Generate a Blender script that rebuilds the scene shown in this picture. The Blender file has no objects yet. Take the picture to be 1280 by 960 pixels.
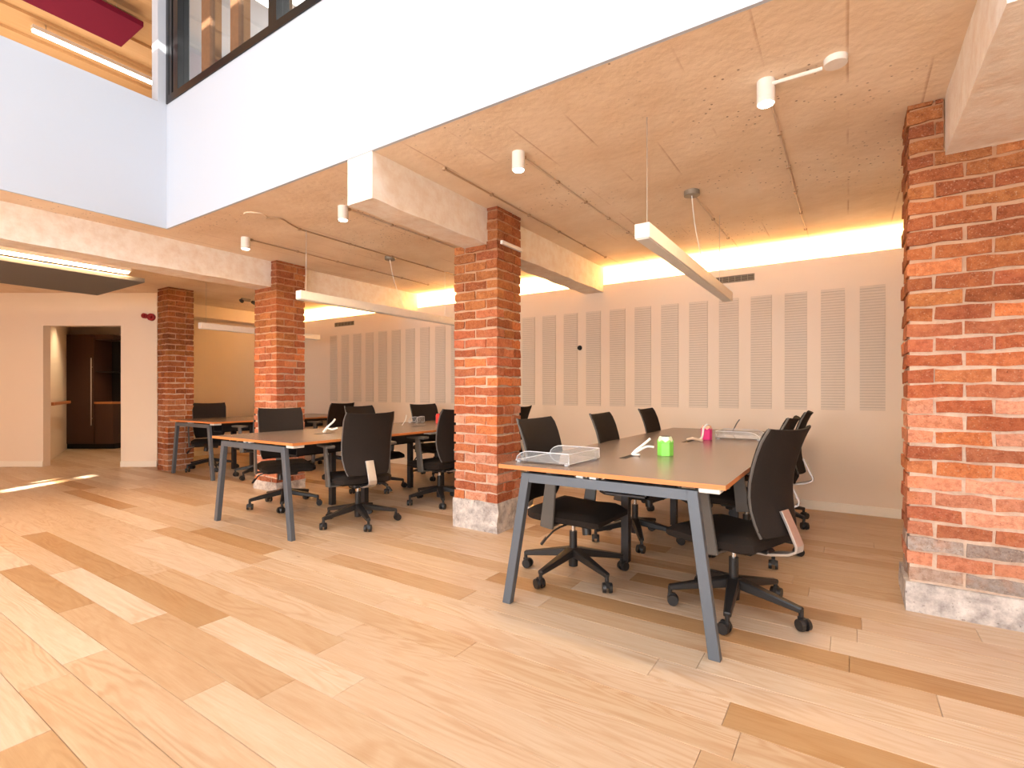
import bpy, bmesh, math, random
from mathutils import Vector, Matrix, noise
R = random.Random(7)
rad = math.radians
scene = bpy.context.scene
C = scene.collection

# ------------------------------------------------------------------ camera
CAM_H, YAW, F_PX = 1.13, 33.5, 637.0
cam_d = bpy.data.cameras.new('camera')
cam_d.sensor_width = 36.0
cam_d.lens = 36.0 * F_PX / 1280.0
cam_d.shift_y = (489.0 - 480.0) / 1280.0
cam_d.clip_start = 0.05
cam = bpy.data.objects.new('camera', cam_d)
C.objects.link(cam)
cam.location = (0, 0, CAM_H)
cam.rotation_euler = (rad(90), 0, rad(YAW))
scene.camera = cam

# ------------------------------------------------------------------ world and lights
w = bpy.data.worlds.new('world'); scene.world = w; w.use_nodes = True
w.node_tree.nodes['Background'].inputs[0].default_value = (0.75, 0.86, 1.0, 1)
w.node_tree.nodes['Background'].inputs[1].default_value = 0.6
scene.view_settings.view_transform = 'Standard'
scene.view_settings.look = 'None'
scene.view_settings.gamma = 1.0
scene.view_settings.use_curve_mapping = False
scene.view_settings.exposure = 0.53

def area(name, loc, rot, sx, sy, power, col):
    d = bpy.data.lights.new(name, 'AREA'); d.shape = 'RECTANGLE'; d.size = sx; d.size_y = sy
    d.energy = power; d.color = col
    o = bpy.data.objects.new(name, d); C.objects.link(o); o.location = loc; o.rotation_euler = rot
    return o
def spot(name, loc, power, col, ang=100, blend=0.8, size=0.04):
    d = bpy.data.lights.new(name, 'SPOT'); d.energy = power; d.color = col; d.spot_size = rad(ang)
    d.spot_blend = blend; d.shadow_soft_size = size
    o = bpy.data.objects.new(name, d); C.objects.link(o); o.location = loc
    return o
# daylight of the skylight over the void, and fill added behind the camera
area('skylight_daylight', (-0.6, -1.3, 6.35), (0, 0, 0), 6.4, 4.4, 250, (0.86, 0.93, 1.0))
area('front_fill', (-1.5, -4.2, 1.6), (rad(90), 0, 0), 7.0, 2.2, 320, (0.95, 0.97, 1.0))  # main fill lamp added in front of a closed wall, no window
area('left_room_fill', (-9.0, -0.5, 2.5), (0, 0, 0), 3.0, 2.5, 36, (1.0, 0.58, 0.24))  # warm fill added under the left ceiling, without a fitting
area('upper_left_room_fill', (-8.5, 0.5, 3.6), (rad(180), 0, 0), 4.0, 5.0, 70, (1.0, 0.85, 0.66))  # upward fill added to brighten the pine ceiling, without a fitting
area('upper_right_room_fill', (-2.5, 4.2, 5.3), (0, 0, 0), 5.0, 2.0, 90, (1.0, 0.93, 0.82))  # fill added to brighten the room behind the glazing
area('cove_lamp', (-4.3, 5.80, 2.397), (rad(180-36), 0, 0), 10.2, 0.05, 200, (1.0, 0.70, 0.30))
# low sun through holes added in the front wall to shape its flecks
sd = bpy.data.lights.new('sun', 'SUN'); sd.energy = 45; sd.angle = rad(0.5); sd.color = (1, 0.95, 0.85)
so = bpy.data.objects.new('sun', sd); C.objects.link(so)
SUN_DIR = Vector((-0.45, 0.89, -0.30)).normalized()
so.rotation_euler = SUN_DIR.to_track_quat('-Z', 'Y').to_euler()

# ------------------------------------------------------------------ materials
def srgb(r, g, b):
    f = lambda c: (c/255/12.92) if c/255 <= 0.04045 else ((c/255+0.055)/1.055)**2.4
    return (f(r), f(g), f(b), 1)
class NT:
    def __init__(s, name):
        s.m = bpy.data.materials.new(name); s.m.use_nodes = True; s.t = s.m.node_tree
        s.b = s.t.nodes['Principled BSDF']; s.out = s.t.nodes['Material Output']
    def n(s, typ, **kw):
        nd = s.t.nodes.new(typ)
        for k, v in kw.items():
            if k.startswith('i_'):
                key = k[2:]
                nd.inputs[int(key) if key.isdigit() else key.replace('_', ' ')].default_value = v
            else: setattr(nd, k, v)
        return nd
    def l(s, a, b): s.t.links.new(a, b)
    def mix(s, fac, a, b, mode='MIX'):
        nd = s.t.nodes.new('ShaderNodeMix'); nd.data_type = 'RGBA'; nd.blend_type = mode
        for idx, v in ((0, fac), (6, a), (7, b)):
            if hasattr(v, 'is_output'): s.l(v, nd.inputs[idx])
            else: nd.inputs[idx].default_value = v
        return nd.outputs[2]
    def ramp(s, fac, stops):
        nd = s.t.nodes.new('ShaderNodeValToRGB'); e = nd.color_ramp.elements
        while len(e) < len(stops): e.new(0.5)
        for el, (p, c) in zip(e, stops): el.position = p; el.color = c
        s.l(fac, nd.inputs[0]); return nd.outputs[0]
    def noise(s, vec, scale, detail=4, rough=0.55, dist=0.0):
        nd = s.n('ShaderNodeTexNoise'); nd.inputs['Scale'].default_value = scale
        nd.inputs['Detail'].default_value = detail; nd.inputs['Roughness'].default_value = rough
        nd.inputs['Distortion'].default_value = dist
        if vec is not None: s.l(vec, nd.inputs['Vector'])
        return nd.outputs['Fac']
    def pos(s): return s.n('ShaderNodeNewGeometry').outputs['Position']
    def mapv(s, vec, scale=(1, 1, 1), loc=(0, 0, 0)):
        nd = s.n('ShaderNodeMapping'); s.l(vec, nd.inputs[0])
        nd.inputs['Scale'].default_value = scale; nd.inputs['Location'].default_value = loc
        return nd.outputs[0]
    def bump(s, h, strength=0.3, dist=0.01):
        nd = s.n('ShaderNodeBump'); nd.inputs['Strength'].default_value = strength
        nd.inputs['Distance'].default_value = dist; s.l(h, nd.inputs['Height'])
        s.l(nd.outputs[0], s.b.inputs['Normal'])
def plain(name, col, rough=0.5, metal=0.0, grain=0.06, scale=30.0, bump=0.0, spec=0.5):
    t = NT(name); p = t.pos(); nz = t.noise(p, scale, 3)
    lo = tuple(c*(1-grain) for c in col[:3]) + (1,); hi = tuple(min(1, c*(1+grain)) for c in col[:3]) + (1,)
    t.l(t.mix(nz, lo, hi), t.b.inputs['Base Color'])
    t.b.inputs['Roughness'].default_value = rough; t.b.inputs['Metallic'].default_value = metal
    t.b.inputs['Specular IOR Level'].default_value = spec
    if bump: t.bump(nz, bump, 0.003)
    return t.m
def emit(name, col, s):
    t = NT(name); t.b.inputs['Base Color'].default_value = col
    t.b.inputs['Emission Color'].default_value = col; t.b.inputs['Emission Strength'].default_value = s
    return t.m
M = {}
M['facade'] = plain('white_facade_plaster', srgb(190, 196, 206), 0.75, grain=0.01, scale=2)
M['wall'] = plain('cream_wall_paint', srgb(234, 215, 194), 0.7, grain=0.015, scale=3)
M['trim'] = plain('baseboard_paint', srgb(240, 230, 214), 0.5, grain=0.01)
M['steel'] = plain('blue_grey_powder_coat', srgb(92, 98, 106), 0.45, 0.3, grain=0.04)
M['steel_dark'] = plain('dark_powder_coat', srgb(50, 46, 46), 0.5, 0.2)
M['black_plastic'] = plain('black_plastic', srgb(34, 32, 32), 0.4)
M['grey_plastic'] = plain('grey_plastic', srgb(92, 88, 84), 0.45)
M['silver'] = plain('brushed_aluminium', srgb(205, 200, 196), 0.32, 0.85)
M['chrome'] = plain('chrome', srgb(200, 200, 200), 0.15, 1.0)
M['white_plastic'] = plain('white_plastic', srgb(236, 234, 228), 0.4)
M['white_metal'] = plain('white_luminaire_paint', srgb(236, 228, 220), 0.5)
M['black_frame'] = plain('black_window_frame', srgb(30, 30, 32), 0.35, 0.3)
M['brown_post'] = plain('brown_timber_post', srgb(120, 86, 60), 0.6, grain=0.2)
M['dark_cab'] = plain('dark_brown_cabinet', srgb(72, 46, 34), 0.4)
M['niche'] = plain('dark_niche', srgb(30, 20, 16), 0.5)
M['maple'] = plain('counter_timber', srgb(190, 120, 70), 0.4)
M['red'] = plain('red_alarm_plastic', srgb(150, 20, 30), 0.4)
M['purple'] = plain('crimson_acoustic_felt', srgb(122, 8, 52), 0.95)
M['grey_felt'] = plain('grey_acoustic_felt', srgb(112, 108, 104), 0.95, grain=0.1, scale=200)
M['green'] = plain('green_cup_plastic', srgb(136, 226, 92), 0.35)
M['pale_green'] = plain('pale_cup_rim', srgb(235, 245, 205), 0.4)
M['pink'] = plain('pink_cup_plastic', srgb(230, 30, 130), 0.35)
M['pale_pink'] = plain('pale_pink_rim', srgb(250, 200, 170), 0.4)
M['red_cup'] = plain('red_cup_plastic', srgb(215, 50, 40), 0.35)
M['cable_white'] = plain('white_cable', srgb(240, 238, 232), 0.5)
M['cable_dark'] = plain('dark_cable', srgb(178, 146, 114), 0.6)
M['cable_cream'] = plain('cream_cable', srgb(214, 190, 166), 0.6)
M['vent'] = plain('vent_grey', srgb(150, 138, 118), 0.6)
M['vent_dark'] = plain('vent_dark', srgb(84, 74, 60), 0.7)
M['dark'] = plain('flat_black', srgb(22, 20, 20), 0.8)  # flat black shared by sensor, slots, toe kick and cup tops
M['box'] = plain('galvanised_box', srgb(150, 138, 122), 0.5, 0.4)
M['led'] = emit('led_tube', (1, 0.93, 0.80, 1), 9)
M['led_cool'] = emit('led_tube_warm', (1, 0.66, 0.34, 1), 75)
M['cove'] = emit('cove_led', (1.0, 0.82, 0.45, 1), 12)
M['spot_lens'] = emit('spot_lens', (1, 0.94, 0.82, 1), 12)

# fabric
t = NT('black_fabric'); p = t.n('ShaderNodeTexCoord').outputs['Object']
nz = t.noise(p, 260, 2); t.l(t.mix(nz, srgb(32, 26, 23), srgb(50, 42, 37)), t.b.inputs['Base Color'])
t.b.inputs['Roughness'].default_value = 0.95; t.b.inputs['Specular IOR Level'].default_value = 0.2
t.bump(nz, 0.25, 0.002); M['fabric'] = t.m

# acrylic
t = NT('clear_acrylic'); t.b.inputs['Base Color'].default_value = (0.97, 0.98, 0.99, 1)
t.b.inputs['Transmission Weight'].default_value = 0.92; t.b.inputs['Roughness'].default_value = 0.0
t.b.inputs['IOR'].default_value = 1.15; M['acrylic'] = t.m
t = NT('acrylic_edge'); t.b.inputs['Base Color'].default_value = srgb(245, 246, 250)
t.b.inputs['Transmission Weight'].default_value = 0.25; t.b.inputs['Roughness'].default_value = 0.25; M['acrylic_edge'] = t.m  # frosted white stands in for light glowing at the acrylic edges
# glass
t = NT('window_glass'); t.b.inputs['Base Color'].default_value = (0.9, 0.95, 0.97, 1)
t.b.inputs['Transmission Weight'].default_value = 1.0; t.b.inputs['Roughness'].default_value = 0.02
t.b.inputs['IOR'].default_value = 1.45; M['glass'] = t.m

# oak planks: colour per piece from object colour, grain along X
def oak(name):
    t = NT(name); oi = t.n('ShaderNodeObjectInfo'); p = t.pos()
    off = t.n('ShaderNodeVectorMath', operation='MULTIPLY'); 
    cmb = t.n('ShaderNodeCombineXYZ')
    for i in range(3): t.l(oi.outputs['Random'], cmb.inputs[i])
    t.l(cmb.outputs[0], off.inputs[0]); off.inputs[1].default_value = (37, 53, 19)
    ad = t.n('ShaderNodeVectorMath', operation='ADD'); t.l(p, ad.inputs[0]); t.l(off.outputs[0], ad.inputs[1])
    v = ad.outputs[0]
    g1 = t.noise(t.mapv(v, (1.1, 9, 1)), 2.2, 5, 0.6, 1.2)          # cathedral figure
    g2 = t.noise(t.mapv(v, (3.5, 60, 1)), 2.1, 6, 0.7, 0.6)        # fine grain
    # cathedral figure: contour lines of a stretched noise
    fg = t.noise(t.mapv(v, (0.42, 3.6, 1)), 1.25, 3, 0.45, 0.5)
    mu = t.n('ShaderNodeMath', operation='MULTIPLY'); t.l(fg, mu.inputs[0]); mu.inputs[1].default_value = 120.0
    si = t.n('ShaderNodeMath', operation='SINE'); t.l(mu.outputs[0], si.inputs[0])
    wvf = t.n('ShaderNodeMath', operation='MULTIPLY_ADD'); t.l(si.outputs[0], wvf.inputs[0]); wvf.inputs[1].default_value = 0.5; wvf.inputs[2].default_value = 0.5
    fade = t.ramp(t.noise(t.mapv(v, (0.8, 2.5, 1)), 1.7, 2), [(0.38, (0.1, 0.1, 0.1, 1)), (0.62, (1, 1, 1, 1))])
    base = oi.outputs['Color']
    c = t.mix(t.ramp(g1, [(0.35, (0, 0, 0, 1)), (0.7, (0.55, 0.55, 0.55, 1))]), base, (0.86, 0.74, 0.62, 1), 'MULTIPLY')
    c = t.mix(t.ramp(g2, [(0.40, (0, 0, 0, 1)), (0.80, (0.4, 0.4, 0.4, 1))]), c, (0.80, 0.66, 0.52, 1), 'MULTIPLY')
    c = t.mix(t.mix(1.0, t.ramp(wvf.outputs[0], [(0.35, (0, 0, 0, 1)), (1.0, (0.50, 0.50, 0.50, 1))]), fade, 'MULTIPLY'), c, (0.74, 0.58, 0.42, 1), 'MULTIPLY')
    vo = t.n('ShaderNodeTexVoronoi'); t.l(t.mapv(v, (0.9, 2.2, 1)), vo.inputs['Vector']); vo.inputs['Scale'].default_value = 1.6
    c = t.mix(t.ramp(vo.outputs['Distance'], [(0.0, (0.85, 0.85, 0.85, 1)), (0.035, (0, 0, 0, 1))]), c, (0.35, 0.20, 0.12, 1), 'MULTIPLY')
    t.l(c, t.b.inputs['Base Color'])
    t.l(t.ramp(g2, [(0.3, (0.34,)*3+(1,)), (0.8, (0.46,)*3+(1,))]), t.b.inputs['Roughness'])
    t.b.inputs['Specular IOR Level'].default_value = 0.35
    t.bump(g2, 0.04, 0.0015); return t.m
M['oak'] = oak('oak_plank')
M['subfloor'] = plain('subfloor', srgb(120, 80, 48), 0.8)

# brick: object colour, pits, whitewash smears
def brickmat(name):
    t = NT(name); oi = t.n('ShaderNodeObjectInfo'); p = t.pos()
    a = t.noise(p, 38, 5, 0.7); b = t.noise(p, 9, 4, 0.6); d = t.noise(p, 130, 2, 0.6)
    base = oi.outputs['Color']
    c = t.mix(t.ramp(a, [(0.38, (0.75,)*3+(1,)), (0.56, (0, 0, 0, 1))]), base, (0.62, 0.50, 0.44, 1), 'MULTIPLY')
    c = t.mix(t.ramp(b, [(0.5, (0, 0, 0, 1)), (0.75, (0.35,)*3+(1,))]), c, srgb(208, 132, 84))
    c = t.mix(t.ramp(d, [(0.60, (0, 0, 0, 1)), (0.72, (0.45,)*3+(1,))]), c, srgb(214, 186, 160))
    c = t.mix(t.ramp(d, [(0.26, (0.9,)*3+(1,)), (0.33, (0, 0, 0, 1))]), c, srgb(52, 28, 20))
    t.l(c, t.b.inputs['Base Color']); t.b.inputs['Roughness'].default_value = 0.92
    t.b.inputs['Specular IOR Level'].default_value = 0.15
    mx = t.n('ShaderNodeMath', operation='ADD'); t.l(a, mx.inputs[0]); t.l(d, mx.inputs[1])
    t.bump(mx.outputs[0], 0.8, 0.008); return t.m
M['brick'] = brickmat('old_stock_brick')
t = NT('lime_mortar'); p = t.pos(); a = t.noise(p, 26, 5, 0.7)
sep = t.n('ShaderNodeSeparateXYZ'); t.l(p, sep.inputs[0])
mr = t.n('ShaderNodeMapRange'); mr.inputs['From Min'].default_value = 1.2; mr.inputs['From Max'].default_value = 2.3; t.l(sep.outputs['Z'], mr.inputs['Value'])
c0 = t.mix(mr.outputs[0], srgb(222, 200, 180), srgb(176, 128, 92))       # joints turn browner towards the top
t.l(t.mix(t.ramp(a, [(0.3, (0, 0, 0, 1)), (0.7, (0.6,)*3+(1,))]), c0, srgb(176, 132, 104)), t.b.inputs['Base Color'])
t.b.inputs['Roughness'].default_value = 0.95; t.bump(a, 0.7, 0.008); M['mortar'] = t.m
t = NT('grey_render_plinth'); p = t.pos(); a = t.noise(p, 12, 6, 0.7); b = t.noise(p, 60, 3)
c = t.mix(t.ramp(a, [(0.35, (0, 0, 0, 1)), (0.65, (1, 1, 1, 1))]), srgb(150, 140, 136), srgb(216, 206, 198))
c = t.mix(t.ramp(b, [(0.25, (0.8,)*3+(1,)), (0.36, (0, 0, 0, 1))]), c, srgb(88, 76, 70))
t.l(c, t.b.inputs['Base Color']); t.b.inputs['Roughness'].default_value = 0.9; t.bump(a, 0.6, 0.01); M['plinth'] = t.m

# painted concrete ceiling with board marks and blow holes
t = NT('painted_concrete'); p = t.pos(); a = t.noise(p, 1.6, 5, 0.6); b = t.noise(p, 14, 4)
c = t.mix(t.ramp(a, [(0.3, (0, 0, 0, 1)), (0.7, (1, 1, 1, 1))]), srgb(226, 198, 166), srgb(246, 226, 202))
vo = t.n('ShaderNodeTexVoronoi'); t.l(p, vo.inputs['Vector']); vo.inputs['Scale'].default_value = 23; vo.inputs['Randomness'].default_value = 1
patch = t.noise(p, 1.1, 3, 0.6)
hole = t.ramp(vo.outputs['Distance'], [(0.10, (1, 1, 1, 1)), (0.17, (0, 0, 0, 1))])
pm = t.ramp(patch, [(0.47, (0, 0, 0, 1)), (0.60, (0.8,)*3+(1,))])
hm = t.mix(1.0, hole, pm, 'MULTIPLY')
c = t.mix(hm, c, srgb(120, 84, 60))
wx = t.n('ShaderNodeTexWave', wave_type='BANDS', bands_direction='X', wave_profile='SAW'); t.l(p, wx.inputs['Vector'])
wx.inputs['Scale'].default_value = 1.0; wx.inputs['Distortion'].default_value = 0.25; wx.inputs['Detail Scale'].default_value = 0.6
line = t.ramp(wx.outputs['Fac'], [(0.955, (0, 0, 0, 1)), (0.985, (1, 1, 1, 1))])
lm = t.mix(1.0, line, t.ramp(t.noise(t.mapv(p, (1, 0.6, 1)), 2.3, 3), [(0.48, (0, 0, 0, 1)), (0.60, (0.55,)*3+(1,))]), 'MULTIPLY')
c = t.mix(lm, c, srgb(178, 130, 92))
t.l(c, t.b.inputs['Base Color']); t.b.inputs['Roughness'].default_value = 0.85; t.bump(b, 0.5, 0.01); M['concrete'] = t.m
t = NT('painted_beam'); p = t.pos(); b = t.noise(p, 11, 6, 0.65)
t.l(t.mix(t.ramp(b, [(0.4, (0, 0, 0, 1)), (0.75, (1, 1, 1, 1))]), srgb(240, 230, 218), srgb(226, 206, 186)), t.b.inputs['Base Color'])
t.b.inputs['Roughness'].default_value = 0.8; t.bump(b, 0.4, 0.01); M['beam'] = t.m
# pine boards of the upper ceiling
t = NT('pine_boards'); p = t.pos(); b = t.noise(t.mapv(p, (14, 1, 1)), 3, 4)
t.l(t.mix(b, srgb(206, 164, 116), srgb(226, 188, 140)), t.b.inputs['Base Color']); t.b.inputs['Roughness'].default_value = 0.6; M['pine'] = t.m
# laminate table top
t = NT('dark_laminate'); p = t.pos(); b = t.noise(t.mapv(p, (40, 3, 1)), 2, 4)
t.l(t.mix(b, srgb(108, 95, 88), srgb(124, 110, 102)), t.b.inputs['Base Color']); t.b.inputs['Roughness'].default_value = 0.27
t.b.inputs['Specular IOR Level'].default_value = 0.6; M['laminate'] = t.m
t = NT('plywood_edge'); p = t.pos(); b = t.noise(t.mapv(p, (2, 2, 60)), 3, 3)
t.l(t.mix(b, srgb(186, 104, 50), srgb(222, 146, 84)), t.b.inputs['Base Color']); t.b.inputs['Roughness'].default_value = 0.5; M['ply'] = t.m
t = NT('perforated_board'); p = t.pos(); b = t.noise(p, 20, 2)
t.l(t.mix(b, srgb(218, 201, 182), srgb(224, 208, 190)), t.b.inputs['Base Color']); t.b.inputs['Roughness'].default_value = 0.75; M['perf'] = t.m
M['perf_slot_shade'] = plain('painted_slot_shade', srgb(186, 170, 150), 0.9)  # darker board colour painted in for the shade inside the slots

# ------------------------------------------------------------------ mesh helpers
class MB:
    def __init__(s): s.bm = bmesh.new(); s.mi = 0
    def _add(s, verts, faces):
        vs = [s.bm.verts.new(v) for v in verts]
        for f in faces:
            try: fc = s.bm.faces.new([vs[i] for i in f]); fc.material_index = s.mi
            except ValueError: pass
        return vs
    def box(s, x0, x1, y0, y1, z0, z1, mat=None):
        vs = [(x, y, z) for x in (x0, x1) for y in (y0, y1) for z in (z0, z1)]
        if mat is not None: vs = [mat @ Vector(v) for v in vs]
        s._add(vs, [(0, 1, 3, 2), (4, 6, 7, 5), (0, 4, 5, 1), (2, 3, 7, 6), (0, 2, 6, 4), (1, 5, 7, 3)]); return s
    def prism(s, poly, z0, z1):
        n = len(poly)
        s._add([(x, y, z0) for x, y in poly] + [(x, y, z1) for x, y in poly],
               [tuple(range(n))[::-1], tuple(range(n, 2*n))] + [(i, (i+1) % n, (i+1) % n+n, i+n) for i in range(n)]); return s
    def frustum(s, p0, r0, p1, r1, seg=12, cap=True):
        p0, p1 = Vector(p0), Vector(p1); d = (p1-p0).normalized()
        u = d.orthogonal().normalized(); v = d.cross(u)
        ring = lambda p, r: [p + (u*math.cos(2*math.pi*k/seg) + v*math.sin(2*math.pi*k/seg))*r for k in range(seg)]
        fs = [(k, (k+1) % seg, (k+1) % seg+seg, k+seg) for k in range(seg)]
        if cap: fs += [tuple(range(seg))[::-1], tuple(range(seg, 2*seg))]
        s._add(ring(p0, r0)+ring(p1, r1), fs); return s
    def bar(s, p0, p1, w0, h0, w1=None, h1=None, up=(0, 0, 1)):
        w1 = w0 if w1 is None else w1; h1 = h0 if h1 is None else h1
        p0, p1 = Vector(p0), Vector(p1); d = (p1-p0).normalized(); u = d.cross(Vector(up)).normalized(); v = u.cross(d)
        q = lambda p, a, b: [p-u*a/2-v*b/2, p+u*a/2-v*b/2, p+u*a/2+v*b/2, p-u*a/2+v*b/2]
        s._add(q(p0, w0, h0)+q(p1, w1, h1), [(3, 2, 1, 0), (4, 5, 6, 7), (0, 1, 5, 4), (1, 2, 6, 5), (2, 3, 7, 6), (3, 0, 4, 7)]); return s
    def tube(s, pts, r, seg=8):
        pts = [Vector(p) for p in pts]
        rings = []; u = None
        for i, p in enumerate(pts):
            d = (pts[min(i+1, len(pts)-1)]-pts[max(i-1, 0)]).normalized()
            u = d.orthogonal().normalized() if u is None else (u-d*u.dot(d)).normalized()
            v = d.cross(u); rings.append([p+(u*math.cos(2*math.pi*k/seg)+v*math.sin(2*math.pi*k/seg))*r for k in range(seg)])
        fs = [tuple(range(seg))[::-1], tuple(range((len(pts)-1)*seg, len(pts)*seg))]
        for i in range(len(pts)-1):
            fs += [(i*seg+k, i*seg+(k+1) % seg, (i+1)*seg+(k+1) % seg, (i+1)*seg+k) for k in range(seg)]
        s._add([v for rg in rings for v in rg], fs); return s
    def mesh(s, name, mats, bevel=0.0, smooth=False, segs=1):
        bmesh.ops.recalc_face_normals(s.bm, faces=s.bm.faces)
        if bevel:
            es = [e for e in s.bm.edges if e.is_manifold and e.calc_face_angle(0) > 0.5]
            bmesh.ops.bevel(s.bm, geom=es, offset=bevel, segments=segs, affect='EDGES', profile=0.5)
        me = bpy.data.meshes.new(name); s.bm.to_mesh(me); s.bm.free()
        for m in (mats if isinstance(mats, (list, tuple)) else [mats]): me.materials.append(m)
        if smooth:
            for pl in me.polygons: pl.use_smooth = True
            try: me.set_sharp_from_angle(angle=rad(40))
            except Exception: pass
        return me
    def obj(s, name, mats, parent=None, bevel=0.0, smooth=False, loc=(0, 0, 0), segs=1):
        return link(name, s.mesh(name, mats, bevel, smooth, segs), parent, loc)
def link(name, me, parent=None, loc=(0, 0, 0)):
    o = bpy.data.objects.new(name, me); C.objects.link(o)
    if parent is not None: o.parent = parent
    o.location = loc; return o
def tag(o, label=None, cat=None, group=None, kind=None):
    if label: o['label'] = label
    if cat: o['category'] = cat
    if group: o['group'] = group
    if kind: o['kind'] = kind
    return o
def thing(name, loc, label, cat, group=None, rz=0.0):
    o = bpy.data.objects.new(name, None); C.objects.link(o); o.location = loc; o.rotation_euler = (0, 0, rz)
    o.empty_display_size = 0.1
    return tag(o, label, cat, group)
def struct(o, label, cat='structure'): return tag(o, label, cat, None, 'structure')
def dup_tree(o, parent=None):
    c = o.copy(); C.objects.link(c); c.parent = parent
    for ch in kids[o.name] if o.name in kids else list(o.children): dup_tree(ch, c)
    return c
kids = {}

# ------------------------------------------------------------------ room shell
ZC = 2.60          # soffit of the slab
YW = 5.66          # face of the perforated wall lining
YF, XF = 2.14, -5.17   # the two edges of the void
COVE = 2.40
Fd = Vector((-math.sin(rad(YAW)), math.cos(rad(YAW)), 0)); Rd = Vector((math.cos(rad(YAW)), math.sin(rad(YAW)), 0))
def at(px, depth, z=0.0):            # far end wall is square to this direction
    p = Fd*depth + Rd*((px-640)/F_PX*depth); return Vector((p.x, p.y, z))

# floor: subfloor slab with planks
fl = MB().box(-14.6, 3.6, -4.5, 6.1, -0.20, -0.014).obj('floor', M['subfloor'])
struct(fl, 'pale oak plank floor running under the tables and brick pillars', 'floor')
PW = 0.157
tints = [srgb(204, 183, 159), srgb(200, 176, 150), srgb(196, 170, 142), srgb(208, 189, 168), srgb(192, 165, 136),
         srgb(203, 181, 158), srgb(198, 173, 147), srgb(206, 186, 163), srgb(200, 176, 152)]
tints_mid = [srgb(186, 155, 122), srgb(190, 161, 129)]
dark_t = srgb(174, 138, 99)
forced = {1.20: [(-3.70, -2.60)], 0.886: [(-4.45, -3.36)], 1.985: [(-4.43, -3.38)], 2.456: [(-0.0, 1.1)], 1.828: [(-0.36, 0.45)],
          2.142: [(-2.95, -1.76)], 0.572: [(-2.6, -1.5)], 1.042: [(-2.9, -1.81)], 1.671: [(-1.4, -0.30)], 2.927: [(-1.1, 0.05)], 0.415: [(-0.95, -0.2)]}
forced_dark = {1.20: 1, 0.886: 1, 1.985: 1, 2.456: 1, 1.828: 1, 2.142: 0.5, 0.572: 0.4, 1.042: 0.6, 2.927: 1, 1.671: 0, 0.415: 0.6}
PM = {}
def plank_mesh(L):
    L = round(L, 2)
    if L not in PM:
        g = 0.0007
        PM[L] = MB().box(g, L-g, g, PW-g, -0.014, 0.0).mesh('plank', M['oak'], bevel=0.0012)
    return PM[L]
nrow0 = int(math.floor((-4.4-1.20)/PW)); nrow1 = int(math.ceil((6.0-1.20)/PW))
stuffm = []
allp = []
for r in range(nrow0, nrow1):
    y = round(1.20 + r*PW, 3)
    segs = []
    key = next((k for k in forced if abs(k-y) < 0.02), None)
    marks = forced.get(key, [])
    x = -14.3 + R.uniform(0, 1.2)
    pts = [-14.5]
    def fill(a, b):
        out = []; n = max(1, round((b-a)/R.uniform(1.25, 1.75)))
        base = (b-a)/n; xs = [a]
        for i in range(1, n): xs.append(round(a+base*i+R.uniform(-0.28, 0.28), 2))
        xs.append(b); return list(zip(xs[:-1], xs[1:]))
    a = round(-14.5 + R.uniform(0, 0.6), 2)
    segs = []
    for (m0, m1) in marks:
        segs += [(s0, s1, None) for s0, s1 in fill(a, m0)]; segs.append((m0, m1, forced_dark[key])); a = m1
    segs += [(s0, s1, None) for s0, s1 in fill(a, round(3.5+R.uniform(-0.1, 0.05), 2))]
    for s0, s1, dk in segs:
        if dk is None:
            q = R.random()
            col = R.choice(tints) if q < 0.88 else (R.choice(tints_mid) if q < 0.96 else dark_t)
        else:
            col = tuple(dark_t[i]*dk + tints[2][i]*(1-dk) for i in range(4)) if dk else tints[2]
        allp.append((s0, s1, y, col))
def vis_area(s0, s1, y):
    best = 0; cx = min(max(0, s0), s1)
    pts = [Vector((s0+(s1-s0)*k/6, y+PW/2, 0)) for k in range(7)]
    n = 0; dm = 99
    for p in pts:
        d = p.dot(Fd)
        if d < 1.2: continue
        u = p.dot(Rd)/d*F_PX+640
        if -60 < u < 1340 and y < YW+0.05: n += 1; dm = min(dm, d)
    return 0 if n == 0 else (s1-s0)*n/7/(dm**3)
allp.sort(key=lambda q: -vis_area(q[0], q[1], q[2]))
rest = MB()
for i, (s0, s1, y, col) in enumerate(allp):
    if i < 290 and vis_area(s0, s1, y) > 0:
        o = link('plank', plank_mesh(s1-s0), fl, (s0, y, 0)); o.color = col
    else:
        g = 0.0007; rest.box(s0+g, s1-g, y+g, y+PW-g, -0.014, 0.0)
ro = rest.obj('remaining_planks', M['oak'], fl); ro.color = tints[1]; ro['kind'] = 'stuff'

# perforated wall lining and the true wall behind it
wb = MB().box(-14.6, 3.6, 5.90, 6.05, 0, 2.9).obj('wall_back', M['wall'])
struct(wb, 'cream back wall behind the lit cove, above the perforated lining', 'wall')
ln = MB().box(-9.5, 3.5, YW, YW+0.06, 0, COVE).obj('wall_lining', M['wall'])
struct(ln, 'cream wall lining with upright perforated acoustic strips', 'wall')
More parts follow.
